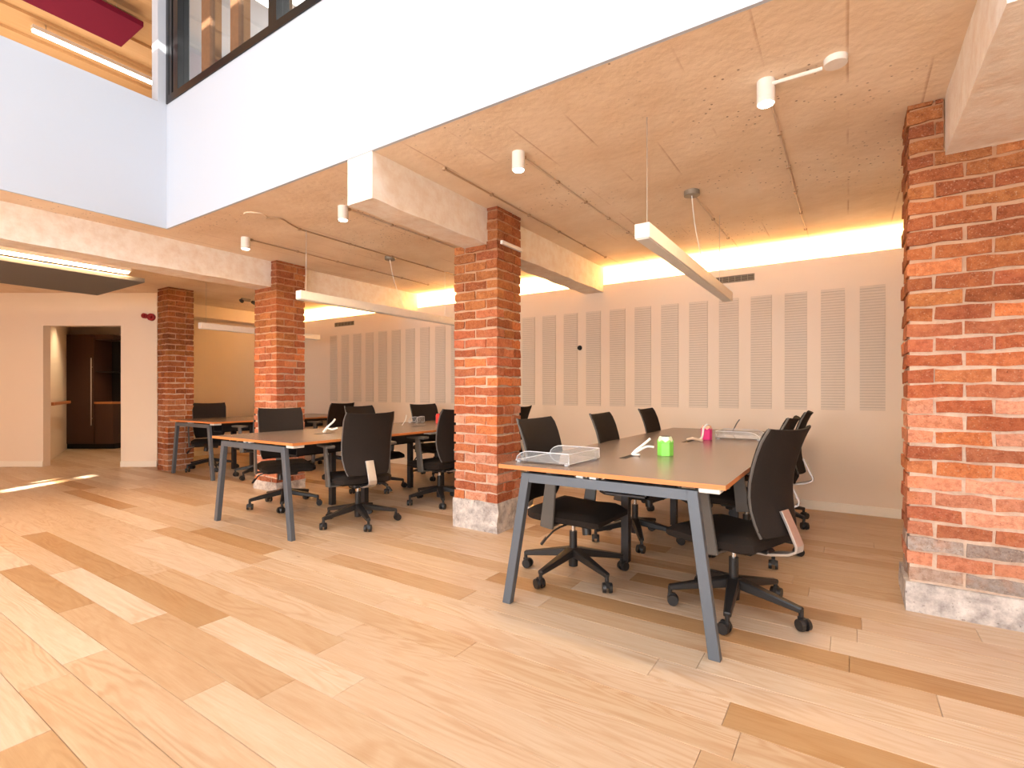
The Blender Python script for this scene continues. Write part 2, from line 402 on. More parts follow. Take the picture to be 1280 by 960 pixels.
# one acoustic strip: board with recessed slots between proud ribs
NS = 44
sb = MB(); pz0, pz1 = 0.955, 2.09
sb.mi = 1; sb.box(0, 0.19, -0.003, 0.0, pz0, pz1); sb.mi = 0
step = (pz1-pz0)/NS
for k in range(NS): sb.box(0.0, 0.19, -0.009, -0.003, pz0+k*step+0.0025, pz0+(k+1)*step-0.0025)
strip_me = sb.mesh('perforated_strip', [M['perf'], M['perf_slot_shade']])
for k in range(26):
    x0 = 0.08 - 0.305*k
    link('perforated_strip', strip_me, ln, (x0, YW, 0))
bb = MB().box(-9.5, 3.5, YW-0.016, YW, 0, 0.085).obj('baseboard_back', M['trim'], bevel=0.003)
struct(bb, 'cream skirting board along the foot of the perforated wall', 'baseboard')
cv = MB().box(-9.4, 0.9, 5.74, 5.77, 2.345, 2.36).obj('cove_led_strip', M['cove'])
tag(cv, 'warm LED strip hidden in the cove on top of the wall lining', 'light strip')
MB().box(-9.4, 0.9, 5.72, 5.90, 2.20, 2.33).obj('cove_shelf', M['wall'], cv)

# slab with the void cut out: back strip and left strip
cl = MB()
cl.box(XF, 3.6, YF, 6.05, ZC, 2.95); cl.box(-14.6, XF, -4.5, 6.05, ZC, 2.95)
cl = cl.obj('ceiling', M['concrete']); struct(cl, 'painted concrete ceiling with blow holes over the desks', 'ceiling')
# facades of the void (upstand)
fr = MB()
fr.box(XF, 3.6, YF-0.02, YF-0.001, ZC, 3.72); fr.box(XF, 3.6, YF-0.001, YF+0.10, 2.951, 3.72)
fr.box(0.9, 3.6, YF-0.02, YF+0.10, 3.72, 6.4)
fr = fr.obj('wall_facade_right', M['facade']); struct(fr, 'white facade of the void under the black framed window', 'wall')
fl2 = MB()
fl2.box(XF+0.001, XF+0.02, -4.4, YF-0.021, ZC, 3.72); fl2.box(XF-0.10, XF+0.001, -4.4, YF+0.10, 2.951, 3.72)
fl2.box(XF-0.10, XF+0.02, YF-0.09, YF+0.10, 3.72, 6.4)
fl2 = fl2.obj('wall_facade_left', M['facade']); struct(fl2, 'white parapet of the void below the open upper floor', 'wall')
# beams
def beam(x0, x1, y0, y1, z0, label, ragged=0.0):
    me = MB(); me.box(x0, x1, y0, y1, z0, ZC+0.02)
    bmesh.ops.subdivide_edges(me.bm, edges=[e for e in me.bm.edges if abs(e.verts[0].co.y-e.verts[1].co.y) > 0.3], cuts=40)
    for v in me.bm.verts:
        if v.co.y < y1-0.01 and v.co.y > y0+0.01:
            n1 = noise.noise(Vector((v.co.x*3, v.co.y*5, v.co.z*4)))
            if v.co.z < ZC: v.co.z += n1*0.008
            v.co.x += n1*0.005
    o = me.obj('beam', M['beam'], bevel=0.0, smooth=False); struct(o, label, 'beam'); return o
ZB = 2.31
beam(-5.76, -5.46, -4.3, 3.31, ZB, 'white painted beam from the far left resting on the middle pillar')
beam(-5.76, -5.46, 3.64, YW, ZB, 'white painted beam behind the second pillar from the left')
beam(-2.66, -2.43, YF-0.015, 3.31, ZB, 'white painted beam with bright end above the central brick pillar')
beam(-2.68, -2.44, 3.64, YW+0.01, ZB, 'white painted beam running from the central pillar to the lit cove')
beam(0.40, 0.95, YF-0.015, 3.33, ZB, 'white painted beam at top right landing on the large brick pier')

# end wall with doorway (square to Fd), corridor behind
DW = 7.62
def wall_poly(name, pA, pB, th, z0, z1, mat, parent=None):
    a, b = Vector(pA[:2]), Vector(pB[:2]); d = (b-a).normalized(); n = Vector((-d.y, d.x))
    return MB().prism([tuple(a), tuple(b), tuple(b+n*th), tuple(a+n*th)], z0, z1)
def wobj(name, pA, pB, th, z0, z1, mat, label, cat='wall'):
    o = wall_poly(name, pA, pB, th, z0, z1, mat).obj(name, mat); struct(o, label, cat); return o
doorL, doorR = at(54, DW), at(151, DW)
pL, pR = at(-110, DW), Vector((-8.22, 3.62, 0)); pR = at(196.5, DW)
PR0 = pR
mb = MB()
def addwall(mb, a, b, th, z0, z1):
    a, b = Vector(a[:2]), Vector(b[:2]); d = (b-a).normalized(); n = Vector((-d.y, d.x))
    mb.prism([tuple(a), tuple(b), tuple(b+n*th), tuple(a+n*th)], z0, z1)
addwall(mb, pL, doorL, 0.12, 0, ZC); addwall(mb, doorR, pR, 0.12, 0, ZC); addwall(mb, doorL, doorR, 0.12, 2.11, ZC)
ew = mb.obj('wall_end', M['wall']); struct(ew, 'cream end wall at far left with a doorway in it', 'wall')
mb = MB()
addwall(mb, pL, doorL, -0.014, 0, 0.085); addwall(mb, doorR, pR, -0.014, 0, 0.085)
struct(mb.obj('baseboard_end', M['trim'], bevel=0.003), 'cream skirting board at the foot of the end wall', 'baseboard')
wobj('wall_left', (pL.x, -4.4), (pL.x, pL.y), 0.12, 0, ZC, M['wall'], 'cream side wall left of the frame')
# bay end wall behind the far left pillar
mb = MB(); mb.box(-9.62, -9.5, 3.75, 5.9, 0, ZC)
addwall(mb, (-8.20, 3.62), (-9.5, 3.75), -0.04, 0, ZC)
struct(mb.obj('wall_bay_end', M['wall']), 'plain cream wall behind the far left table', 'wall')
struct(MB().box(-9.5, -9.2, 3.9, 5.7, 2.39, ZC).obj('trim_bulkhead', M['wall']), 'cream bulkhead along the top of the far bay wall', 'trim')
struct(MB().box(-9.5, -9.486, 3.9, 5.66, 0, 0.085).obj('baseboard_bay', M['trim']), 'skirting under the plain wall of the far bay', 'baseboard')
# corridor
cL1 = at(88, 9.9); cEnd = 9.95
mb = MB()
addwall(mb, at(54, DW+0.12), at(89, cEnd+0.6), 0.10, 0, ZC)
addwall(mb, at(154, DW+0.12), at(166, cEnd+0.6), -0.06, 0, ZC)
addwall(mb, at(60, cEnd+0.6), at(190, cEnd+0.6), 0.10, 0, ZC)
struct(mb.obj('wall_corridor', M['wall']), 'dim corridor walls seen through the doorway', 'wall')
hr = MB(); a = at(62, 8.0, 0.93); b = at(84, 9.5, 0.93)
off = Vector((0.06, 0.02, 0))
hr.bar(a+off, b+off, 0.035, 0.05); tag(hr.obj('dado_rail', M['maple']), 'low timber rail along the left corridor wall', 'rail')
spot('corridor_fill', tuple(at(118, 9.0, 2.5)), 48, (1.0, 0.78, 0.5), 130, 0.7)  # lamp added to brighten the dim corridor, no fitting built
# dark cupboard unit
cup = thing('tall_cupboard', at(112, cEnd+0.3), 'tall dark brown cupboard standing inside the doorway', 'cupboard')
cup.rotation_euler = (0, 0, rad(YAW))
mpx = cEnd/F_PX
x0, x1, x2 = (91-112)*mpx, (133-112)*mpx, (156-112)*mpx
MB().box(x0, x1, -0.28, 0.25, 0.10, 2.24).obj('body', M['dark_cab'], cup)
MB().box(x0+0.004, x1-0.004, -0.30, -0.28, 0.11, 2.23).obj('door', M['dark_cab'], cup, bevel=0.002)
MB().box(x0+0.02, x2, -0.24, 0.25, 0.0, 0.10).obj('toe_kick', M['dark'], cup)
hd = MB(); hd.frustum((x1-0.03, -0.325, 0.46), 0.010, (x1-0.03, -0.325, 1.78), 0.010, 8)
for z in (0.6, 1.6): hd.frustum((x1-0.03, -0.325, z), 0.007, (x1-0.03, -0.30, z), 0.007, 8)
tag(hd.obj('handle', M['silver'], cup), 'long vertical steel handle')
MB().box(x1+0.005, x2, -0.28, 0.25, 0.10, 0.88).obj('low_cabinet', M['dark_cab'], cup)
tag(MB().box(x1+0.005, x2, -0.30, 0.25, 0.88, 0.92).obj('counter', M['maple'], cup), 'light timber counter')
MB().box(x1+0.005, x2, 0.15, 0.25, 0.92, 2.16).obj('niche_back', M['niche'], cup)
MB().box(x1+0.005, x2, -0.25, 0.15, 1.50, 1.52).obj('shelf', M['niche'], cup)
MB().box(x1+0.005, x2, -0.28, 0.25, 2.14, 2.24).obj('top_panel', M['dark_cab'], cup)

# other room walls, out of frame
struct(MB().box(3.5, 3.6, -4.4, 6.05, 0, 6.4).obj('wall_right', M['wall']), 'white wall right of the frame', 'wall')
mb = MB()      # front wall: closed but for three added holes that shape the sun flecks
xg = [(-5.22, -5.08, 2.16, 2.27), (-5.02, -4.76, 2.02, 2.27), (-5.02, -4.76, 2.30, 2.38)]
mb.box(-13.0, -5.22, -4.5, -4.4, 0, 6.4); mb.box(-4.76, 3.6, -4.5, -4.4, 0, 6.4); mb.box(-5.08, -5.02, -4.5, -4.4, 0, 6.4)
mb.box(-5.22, -5.08, -4.5, -4.4, 0, 2.16); mb.box(-5.22, -5.08, -4.5, -4.4, 2.27, 6.4)
mb.box(-5.02, -4.76, -4.5, -4.4, 0, 2.02); mb.box(-5.02, -4.76, -4.5, -4.4, 2.27, 2.30); mb.box(-5.02, -4.76, -4.5, -4.4, 2.38, 6.4)
wf = mb.obj('wall_front', M['wall']); struct(wf, 'closed wall behind the camera with added sun holes', 'wall')
# roof: closed except it carries the skylight panel
struct(MB().box(-14.6, 3.6, -4.5, 6.05, 6.45, 6.6).obj('ceiling_roof', M['facade']), 'white roof high over the void', 'ceiling')

# ------------------------------------------------------------------ upper floor
uc = MB().box(-14.6, XF-0.0, -4.4, 6.05, 5.45, 5.55).obj('ceiling_upper_left', M['pine']); struct(uc, 'boarded pine ceiling of the upper floor at top left', 'ceiling')
for k in range(16):
    x = -13.0+0.5*k
    MB().box(x, x+0.20, -4.0, 6.0, 5.415, 5.45).obj('joist', M['pine'], uc)
uw = MB().box(-14.4, -14.2, -4.4, 6.05, 2.95, 5.45); uw.box(-14.2, XF, 5.2, 5.3, 2.95, 5.45)
struct(uw.obj('wall_upper_left', M['pine']), 'timber wall of the upper floor beyond the parapet', 'wall')
pp = thing('ceiling_baffle', (-7.0, 1.2, 5.3), 'crimson acoustic baffle under the timber ceiling at top left', 'acoustic panel')
MB().box(-0.31, 0.31, -1.4, 1.32, -0.03, 0.03).obj('panel', M['purple'], pp, bevel=0.004)
for (a, b) in ((-0.2, -1.2), (0.2, -1.2), (-0.2, 1.1), (0.2, 1.1)): MB().frustum((a, b, 0.03), 0.002, (a, b, 0.14), 0.002, 4).obj('hanger_wire', M['silver'], pp)
ll = thing('linear_light', (-7.85, 2.46, 5.3), 'glowing linear light under the timber ceiling at top left', 'light')
MB().box(-0.035, 0.035, -0.62, 0.62, 0.0, 0.05).obj('housing', M['white_metal'], ll)
MB().box(-0.03, 0.03, -0.61, 0.61, -0.02, 0.0).obj('diffuser', M['led'], ll)
MB().box(-0.005, 0.005, -0.5, -0.49, 0.05, 0.15).obj('hanger', M['silver'], ll)
# upper right room
mb = MB(); mb.box(XF, 0.9, 5.2, 5.3, 2.95, 5.6); mb.box(XF, 0.9, YF+0.1, 5.3, 5.5, 5.6); mb.box(0.85, 0.95, YF+0.1, 5.3, 2.95, 5.6)
mb.box(XF-0.10, XF, YF+0.12, 5.3, 2.95, 5.5)
struct(mb.obj('wall_upper_right', M['facade']), 'pale room seen through the black framed window', 'wall')
lt = thing('linear_light', (-4.65, 2.85, 4.85), 'glowing linear light seen through the black framed window', 'light')
MB().box(-0.035, 0.035, -0.35, 0.35, 0.0, 0.05).obj('housing', M['white_metal'], lt)
MB().box(-0.03, 0.03, -0.34, 0.34, -0.02, 0.0).obj('diffuser', M['led'], lt)
for b in (-0.2, 0.2): MB().frustum((0, b, 0.05), 0.003, (0, b, 0.65), 0.003, 4).obj('hanger_wire', M['silver'], lt)
# glazing
gz = tag(bpy.data.objects.new('window_1', None), 'black framed upstairs window above the white facade', 'window', None, 'structure'); C.objects.link(gz)
mb = MB(); y0, y1 = YF-0.03, YF+0.07
mb.box(-5.14, 0.9, y0, y1, 3.72, 3.785); mb.box(-5.14, 0.9, y0, y1, 5.4, 5.5)
for xa, xb in ((-5.14, -5.09), (-5.075, -5.03), (-5.0, -4.92)): mb.box(xa, xb, y0, y1, 3.785, 5.4)
mb.box(-5.10, -4.95, y0+0.02, y1, 3.785, 5.4)
mb.obj('window_frame', M['black_frame'], gz)
for xa, xb, m in ((-4.56, -4.42, 'brown_post'), (-4.10, -3.98, 'brown_post'), (-3.52, -3.42, 'black_frame'), (-2.6, -2.5, 'black_frame'), (-1.6, -1.5, 'black_frame')):
    MB().box(xa, xb, y0+(0.0 if m == 'black_frame' else 0.03), y1+0.03, 3.785, 5.4).obj('mullion', M[m], gz)
xs = [-4.92, -4.56, -4.10, -3.52, -2.6, -1.6, 0.9]
for a, b in zip(xs[:-1], xs[1:]):
    MB().box(a, b, YF+0.02, YF+0.026, 3.785, 5.4).obj('pane', M['glass'], gz)
mb = MB(); mb.box(-4.4, -3.4, y0+0.10, y1+0.10, 3.79, 3.88); mb.obj('inner_sill', M['brown_post'], gz)

# ------------------------------------------------------------------ brick pillars
def brick_mesh(seed):
    rr = random.Random(seed); bm = bmesh.new(); bmesh.ops.create_cube(bm, size=1.0)
    bmesh.ops.subdivide_edges(bm, edges=[e for e in bm.edges if abs(e.verts[0].co.x-e.verts[1].co.x) > 0.5], cuts=2)
    for v in bm.verts:
        edge = sum(abs(abs(c)-0.5) < 0.01 for c in v.co)
        for i, a in ((0, 0.022), (1, 0.035), (2, 0.13)):
            v.co[i] += rr.uniform(-a, a*0.4)*(1 if v.co[i] > 0 else -1)*(1 if edge > 1 else 0.3)
    me = bpy.data.meshes.new('brick'); bm.to_mesh(me); bm.free(); me.materials.append(M['brick']); return me
BM = [brick_mesh(s) for s in range(10)]
reds = [srgb(190, 112, 74), srgb(176, 98, 66), srgb(204, 128, 86), srgb(166, 94, 66), srgb(196, 120, 86), srgb(182, 106, 78), srgb(178, 108, 78), srgb(208, 124, 78)]
pinks = [srgb(212, 142, 112), srgb(202, 130, 100), srgb(218, 154, 126)]
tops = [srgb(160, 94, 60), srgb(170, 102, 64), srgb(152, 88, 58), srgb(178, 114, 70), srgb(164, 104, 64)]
greys = [srgb(170, 156, 148), srgb(150, 134, 126), srgb(190, 164, 148)]
CO = 0.078
def pillar(x0, x1, y0, y1, ztop, label, plinth_h, grey_rows, seed, topcut=None, brown=0.0, back=True, bare=False):
    rr = random.Random(seed)
    th = thing('brick_pillar', (x0, y0, 0), label, 'pillar')
    W, D = x1-x0, y1-y0
    def skip(bx0, bx1, z):      # where the beam lands the courses stop short
        return topcut and z > topcut[2]-0.02 and bx1 > topcut[0]-x0+0.02 and bx0 < topcut[1]-x0-0.02
    e = 0.010
    core = MB()
    if topcut:
        core.box(e, W-e, e, D-e, 0, min(topcut[2], ztop))
        if topcut[1]-x0 < W-0.03: core.box(topcut[1]-x0+0.004, W-e, e, D-e, topcut[2], ztop)
        if topcut[0]-x0 > 0.03: core.box(e, topcut[0]-x0-0.004, e, D-e, topcut[2], ztop)
    else: core.box(e, W-e, e, D-e, 0, ztop)
    core.obj('mortar_core', M['mortar'], th)
    n0 = 0
    if plinth_h:
        pl = MB(); pl.box(-0.008, W+0.008, -0.008, D+0.008, 0, plinth_h)
        bmesh.ops.subdivide_edges(pl.bm, edges=pl.bm.edges[:], cuts=5, use_grid_fill=True)
        for v in pl.bm.verts:
            if v.co.z > 0.01: v.co += Vector((1, 1, 0.6))*noise.noise(v.co*9+Vector((seed, 0, 0)))*0.012
        tag(pl.obj('plinth', M['plinth'], th), 'rough grey rendered foot'); n0 = int(round(plinth_h/CO))
    nz = int(ztop/CO); J = 0.010; cnt = 0
    for k in range(n0, nz+1):
        z = k*CO; h = CO-J
        if z+h > ztop: h = ztop-z
        if h < 0.02: continue
        B = []
        s = 0.222; hd = 0.108
        def run(L, first):
            out = []; a = 0; ln_ = first
            while a < L-0.02:
                b = min(a+ln_, L)
                if L-b < 0.05: b = L
                out.append((a, b)); a = b; ln_ = s
            return out
        if k % 2 == 0:
            for a, b in run(W, s if W > 0.34 else W/2):
                B.append((a, b, 0, 0.10)); 
                if back: B.append((a, b, D-0.10, D))
            for a, b in run(D-0.20, (D-0.20)):
                B.append((0, 0.10, 0.10+a, 0.10+b)); B.append((W-0.10, W, 0.10+a, 0.10+b))
        else:
            for a, b in run(D, s): B.append((0, hd, a, b)); B.append((W-hd, W, a, b))
            for a, b in run(W-2*hd, s if W-2*hd > 0.25 else W):
                B.append((hd+a, hd+b, 0, 0.10)); 
                if back: B.append((hd+a, hd+b, D-0.10, D))
        for (a, b, c, d) in B:
            if skip(a, b, z):        # cut to what stands beside the beam
                t0, t1 = topcut[0]-x0, topcut[1]-x0
                if a < t0-0.04: b = t0-0.004
                elif b > t1+0.03: a = max(a, t1+0.004)
                else: continue
            g = J/2
            ea = 0 if a < 0.001 else g; eb = 0 if b > W-0.001 else g
            ec = 0 if c < 0.001 else g; ed = 0 if d > D-0.001 else g
            sx, sy, sz = (b-eb)-(a+ea), (d-ed)-(c+ec), h
            o = bpy.data.objects.new('brick', BM[rr.randrange(10)]); C.objects.link(o); o.parent = th
            j = 0.0035
            cx, cy = (a+ea+b-eb)/2, (c+ec+d-ed)/2
            o.location = (cx+rr.uniform(-j, j), cy+rr.uniform(-j, j), z+h/2+0.004)
            flip = rr.random() < 0.5
            if sy > sx:
                o.rotation_euler = (0, 0, rad(90)*(1 if flip else -1)+rr.uniform(-0.01, 0.01)); o.scale = (sy, sx, sz)
            else:
                o.rotation_euler = (0, 0, (math.pi if flip else 0)+rr.uniform(-0.01, 0.01)); o.scale = (sx, sy, sz)
            q = z/ztop
            if k-n0 < grey_rows and (k-n0) % 2 == (grey_rows-1) % 2: col = rr.choice(greys)
            elif k-n0 < grey_rows: col = rr.choice(pinks)
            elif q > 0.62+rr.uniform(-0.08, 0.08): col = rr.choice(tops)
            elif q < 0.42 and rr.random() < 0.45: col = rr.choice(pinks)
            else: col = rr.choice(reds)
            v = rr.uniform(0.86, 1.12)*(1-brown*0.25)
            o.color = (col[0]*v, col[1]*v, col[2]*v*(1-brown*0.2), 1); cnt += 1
    return th
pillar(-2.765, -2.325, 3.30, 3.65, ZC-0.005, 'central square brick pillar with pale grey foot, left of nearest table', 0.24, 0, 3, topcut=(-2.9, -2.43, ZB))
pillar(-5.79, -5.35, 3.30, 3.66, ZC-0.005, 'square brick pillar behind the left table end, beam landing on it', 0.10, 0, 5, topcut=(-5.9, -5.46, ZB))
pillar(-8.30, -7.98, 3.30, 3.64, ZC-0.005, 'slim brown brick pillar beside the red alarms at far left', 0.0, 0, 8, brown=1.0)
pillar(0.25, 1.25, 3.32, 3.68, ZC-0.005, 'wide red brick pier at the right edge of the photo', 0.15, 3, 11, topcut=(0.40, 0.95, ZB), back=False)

# ------------------------------------------------------------------ bench tables
def table(x0, x1, y0, y1, zt, label, lean=(0.145, 0.115), mids=(0.30, 0.64), slots=()):
    W, D = x1-x0, y1-y0
    th = thing('bench_table', (x0+W/2, y0, 0), label, 'table', None)
    hw = W/2
    t = MB(); t.box(-hw, hw, 0, D, zt-0.021, zt)
    tp = t.obj('tabletop', [M['laminate'], M['ply']], th, bevel=0.0)
    for pl in tp.data.polygons:
        if abs(pl.normal.z) < 0.5: pl.material_index = 1
    for k, (sx, sy, L) in enumerate(slots):
        tag(MB().box(sx-0.02, sx+0.02, sy, sy+L, zt, zt+0.0015).obj('cable_slot', M['dark'], tp), 'black cable slot in the top')
    # end frames: splayed legs joined by a bar
    for e, yy in (('near', 0.004), ('far', D-0.045)):
        lf = MB().bar((-hw+lean[0]+0.042, yy+0.018, zt-0.0575), (hw-lean[1]-0.042, yy+0.018, zt-0.0575), 0.036, 0.045).obj('crossbar', M['steel'], th)
        for sgn, le in ((-1, lean[0]), (1, lean[1])):
            m = MB()
            tx, bx = sgn*(hw-le-0.024), sgn*(hw-0.024-0.022)
            z1 = zt-0.035
            m._add([(bx-0.024, yy, 0), (bx+0.024, yy, 0), (bx+0.024, yy+0.038, 0), (bx-0.024, yy+0.038, 0),
                    (tx-0.024, yy, z1), (tx+0.024, yy, z1), (tx+0.024, yy+0.038, z1), (tx-0.024, yy+0.038, z1)],
                   [(0, 1, 2, 3), (4, 7, 6, 5), (0, 4, 5, 1), (1, 5, 6, 2), (2, 6, 7, 3), (3, 7, 4, 0)])
            m.obj('leg', M['steel'], th, bevel=0.002)
    # inset middle frames
    for f in mids:
        yy = D*f
        MB().box(-0.30, 0.30, yy, yy+0.04, zt-0.09, zt-0.045).obj('mid_crossbar', M['steel_dark'], th)
        for sgn in (-1, 1):
            MB().box(sgn*0.24-0.025, sgn*0.24+0.025, yy, yy+0.05, 0, zt-0.09).obj('mid_leg', M['steel_dark'], th)
    # long rails, tray and plastic spacers
    for sgn in (-1, 1):
        MB().box(sgn*0.27-0.02, sgn*0.27+0.02, 0.07, D-0.07, zt-0.075, zt-0.035).obj('rail', M['steel_dark'], th)
    MB().box(-0.12, 0.12, 0.35, D-0.3, zt-0.17, zt-0.16).box(-0.12, -0.11, 0.35, D-0.3, zt-0.17, zt-0.09).box(0.11, 0.12, 0.35, D-0.3, zt-0.17, zt-0.09).obj('cable_tray', M['steel_dark'], th)
    for sx, a in ((1, hw-0.07), (-1, hw-0.075)):
        for yy in ((0.02, D*0.48) if sx > 0 else (D*0.48,)):
            tag(MB().box(sx*a-0.045, sx*a+0.045, yy, yy+0.10, zt-0.044, zt-0.0215).obj('desk_clamp', M['white_plastic'], th, bevel=0.004), 'white plastic clamp')
    for xx in (-0.12, -0.05):
        MB().box(xx, xx+0.035, 0.02, 0.05, zt-0.034, zt-0.0215).obj('spacer', M['white_plastic'], th)
    return th
T1 = table(-1.57, -0.425, 2.24, 5.50, 0.74, 'nearest dark bench table with orange plywood edge and blue-grey legs', slots=((-0.10, 0.58, 0.20), (-0.05, 1.72, 0.22)))
T2 = table(-4.65, -3.47, 2.27, 5.45, 0.74, 'middle bench table between the two square brick pillars', slots=((0.02, 0.6, 0.2), (0.05, 1.8, 0.2)))
T3 = table(-7.82, -6.66, 3.26, 5.50, 0.74, 'small far bench table beside the slim brown brick pillar', slots=((0.02, 0.9, 0.2),))

# ------------------------------------------------------------------ office chairs (local +X is the facing)
def make_chair():
    th = thing('office_chair', (0, 0, 0), 'x', 'chair', None)
    # gas lift
    m = MB(); m.frustum((0, 0, 0.055), 0.028, (0, 0, 0.17), 0.034, 14); m.frustum((0, 0, 0.17), 0.024, (0, 0, 0.27), 0.024, 14)
    m.obj('gas_lift', M['black_plastic'], th, smooth=True)
    tag(MB().frustum((0, 0, 0.27), 0.013, (0, 0, 0.345), 0.013, 12).obj('piston', M['chrome'], th, smooth=True), 'chrome piston')
    leg_me = None; cas_me = None
    m = MB(); m.bar((0.02, 0, 0.145), (0.325, 0, 0.092), 0.062, 0.050, 0.034, 0.026)
    leg_me = m.mesh('base_arm', M['black_plastic'], bevel=0.006)
    m = MB(); m.frustum((0, 0, 0.095), 0.011, (0, 0, 0.055), 0.011, 8)
    m.box(-0.012, 0.028, -0.010, 0.010, 0.03, 0.062)
    for sg in (-1, 1): m.frustum((0.014, sg*0.009, 0.030), 0.030, (0.014, sg*0.027, 0.030), 0.027, 16)
    cas_me = m.mesh('caster', M['black_plastic'], smooth=True)
    for k in range(5):
        l = link('base_arm', leg_me, th); l.rotation_euler = (0, 0, 2*math.pi*k/5)
        c = link('caster', cas_me, l, (0.318, 0, 0)); c.rotation_euler = (0, 0, rad(20+77*k))
    # seat
    bm = bmesh.new(); nx, ny = 12, 12
    def seatpt(i, j, top):
        u, v = i/nx, j/ny
        x = -0.21+0.48*u; y = (v-0.5)*0.48
        rr_ = 0.07; cx = max(0, abs(v-0.5)*2-0.8)/0.2
        if u > 0.85: y *= 1-0.16*((u-0.85)/0.15)**2
        if u < 0.15: y *= 1-0.20*((0.15-u)/0.15)**2
        edge = max(0, abs(v-0.5)*2-0.78)/0.22
        ez = max(edge, max(0, (u-0.84)/0.16), max(0, (0.10-u)/0.10))
        z = 0.432+0.006*math.cos(u*6)-0.026*ez**2-0.02*max(0, (u-0.7)/0.3)**2
        if not top: z = 0.357+0.018*ez**2-0.006*max(0, (u-0.7)/0.3)
        return (x, y, z)
    g = {}
    for tp in (0, 1):
        for i in range(nx+1):
            for j in range(ny+1): g[tp, i, j] = bm.verts.new(seatpt(i, j, tp))
    for i in range(nx):
        for j in range(ny):
            bm.faces.new([g[1, i, j], g[1, i+1, j], g[1, i+1, j+1], g[1, i, j+1]])
            bm.faces.new([g[0, i, j], g[0, i, j+1], g[0, i+1, j+1], g[0, i+1, j]])
    for i in range(nx):
        bm.faces.new([g[0, i, 0], g[0, i+1, 0], g[1, i+1, 0], g[1, i, 0]]); bm.faces.new([g[1, i, ny], g[1, i+1, ny], g[0, i+1, ny], g[0, i, ny]])
    for j in range(ny):
        bm.faces.new([g[1, 0, j], g[1, 0, j+1], g[0, 0, j+1], g[0, 0, j]]); bm.faces.new([g[0, nx, j], g[0, nx, j+1], g[1, nx, j+1], g[1, nx, j]])
    mb = MB(); mb.bm.free(); mb.bm = bm
    mb.obj('seat', M['fabric'], th, smooth=True)
    m = MB(); m.box(-0.14, 0.16, -0.085, 0.085, 0.320, 0.360); m.box(-0.20, -0.10, -0.04, 0.04, 0.330, 0.357); m.obj('seat_mechanism', M['black_plastic'], th, bevel=0.012)
    MB().frustum((0.12, -0.06, 0.345), 0.030, (0.13, -0.07, 0.28), 0.026, 12).obj('tension_knob', M['black_plastic'], th, smooth=True)
    m = MB(); m.tube([(0.03, -0.08, 0.340), (0.02, -0.20, 0.338), (0.0, -0.24, 0.320), (-0.03, -0.265, 0.280)], 0.006, 6)
    m.bar((-0.03, -0.265, 0.285), (-0.055, -0.285, 0.245), 0.022, 0.012); m.obj('lever', M['black_plastic'], th)
    # backrest
    prof = [(0.445, -0.264), (0.50, -0.250), (0.56, -0.236), (0.62, -0.228), (0.70, -0.232), (0.78, -0.248), (0.86, -0.272), (0.92, -0.298), (0.960, -0.320)]
    def bx(z):
        for (z0, x0), (z1, x1) in zip(prof[:-1], prof[1:]):
            if z <= z1: return x0+(x1-x0)*(z-z0)/(z1-z0)
        return prof[-1][1]
    nz, nw = 16, 10
    def wid(z): q = (z-0.445)/0.515; return 0.178+0.026*min(1, q/0.30) + 0.006*q
    def backpt(i, j, th_):
        z = 0.445+0.515*i/nz; v = j/nw*2-1; half = wid(z)
        zz = z
        if i == nz: zz -= 0.010*(1-v*v)
        if abs(v) > 0.99 and i in (0, nz): half -= 0.012
        return (bx(z)+0.038*abs(v)**2.0-th_, v*half, zz)
    bm = bmesh.new(); g = {}
    for s_ in (0, 1):
        for i in range(nz+1):
            for j in range(nw+1): g[s_, i, j] = bm.verts.new(backpt(i, j, -0.011 if s_ else 0.011))
    for i in range(nz):
        for j in range(nw):
            bm.faces.new([g[1, i, j], g[1, i, j+1], g[1, i+1, j+1], g[1, i+1, j]]); bm.faces.new([g[0, i, j], g[0, i+1, j], g[0, i+1, j+1], g[0, i, j+1]])
    for i in range(nz):
        bm.faces.new([g[1, i, 0], g[1, i+1, 0], g[0, i+1, 0], g[0, i, 0]]); bm.faces.new([g[0, i, nw], g[0, i+1, nw], g[1, i+1, nw], g[1, i, nw]])
    for j in range(nw):
        bm.faces.new([g[0, 0, j], g[0, 0, j+1], g[1, 0, j+1], g[1, 0, j]]); bm.faces.new([g[1, nz, j], g[1, nz, j+1], g[0, nz, j+1], g[0, nz, j]])
    mb = MB(); mb.bm.free(); mb.bm = bm
    bk = mb.obj('backrest', M['fabric'], th, bevel=0.004, smooth=True)
    for j in (0, nw):
        m = MB(); m.tube([(p[0]-0.004, p[1]*1.005, p[2]) for p in [backpt(i, j, 0.0) for i in range(0, nz+1, 2)]], 0.0065, 6)
        tag(m.obj('side_frame', M['grey_plastic'], bk, smooth=True), 'grey plastic edge strip')
    # aluminium J bracket: broad flat bar behind and under the seat
    pth = [(-0.254, 0.560), (-0.292, 0.48), (-0.325, 0.405), (-0.323, 0.38), (-0.29, 0.360), (-0.20, 0.338), (-0.12, 0.333)]
    m = MB()
    vs = []
    for i, (x, z) in enumerate(pth):
        a = Vector((pth[max(i-1, 0)][0], 0, pth[max(i-1, 0)][1])); b = Vector((pth[min(i+1, len(pth)-1)][0], 0, pth[min(i+1, len(pth)-1)][1]))
        d = (b-a).normalized(); n = Vector((d.z, 0, -d.x))*0.007
        c = Vector((x, 0, z)); hw = 0.034
        vs += [c+n+Vector((0, -hw, 0)), c+n+Vector((0, hw, 0)), c-n+Vector((0, hw, 0)), c-n+Vector((0, -hw, 0))]
    fs = [(0, 1, 2, 3), tuple(len(vs)-4+k for k in (3, 2, 1, 0))]
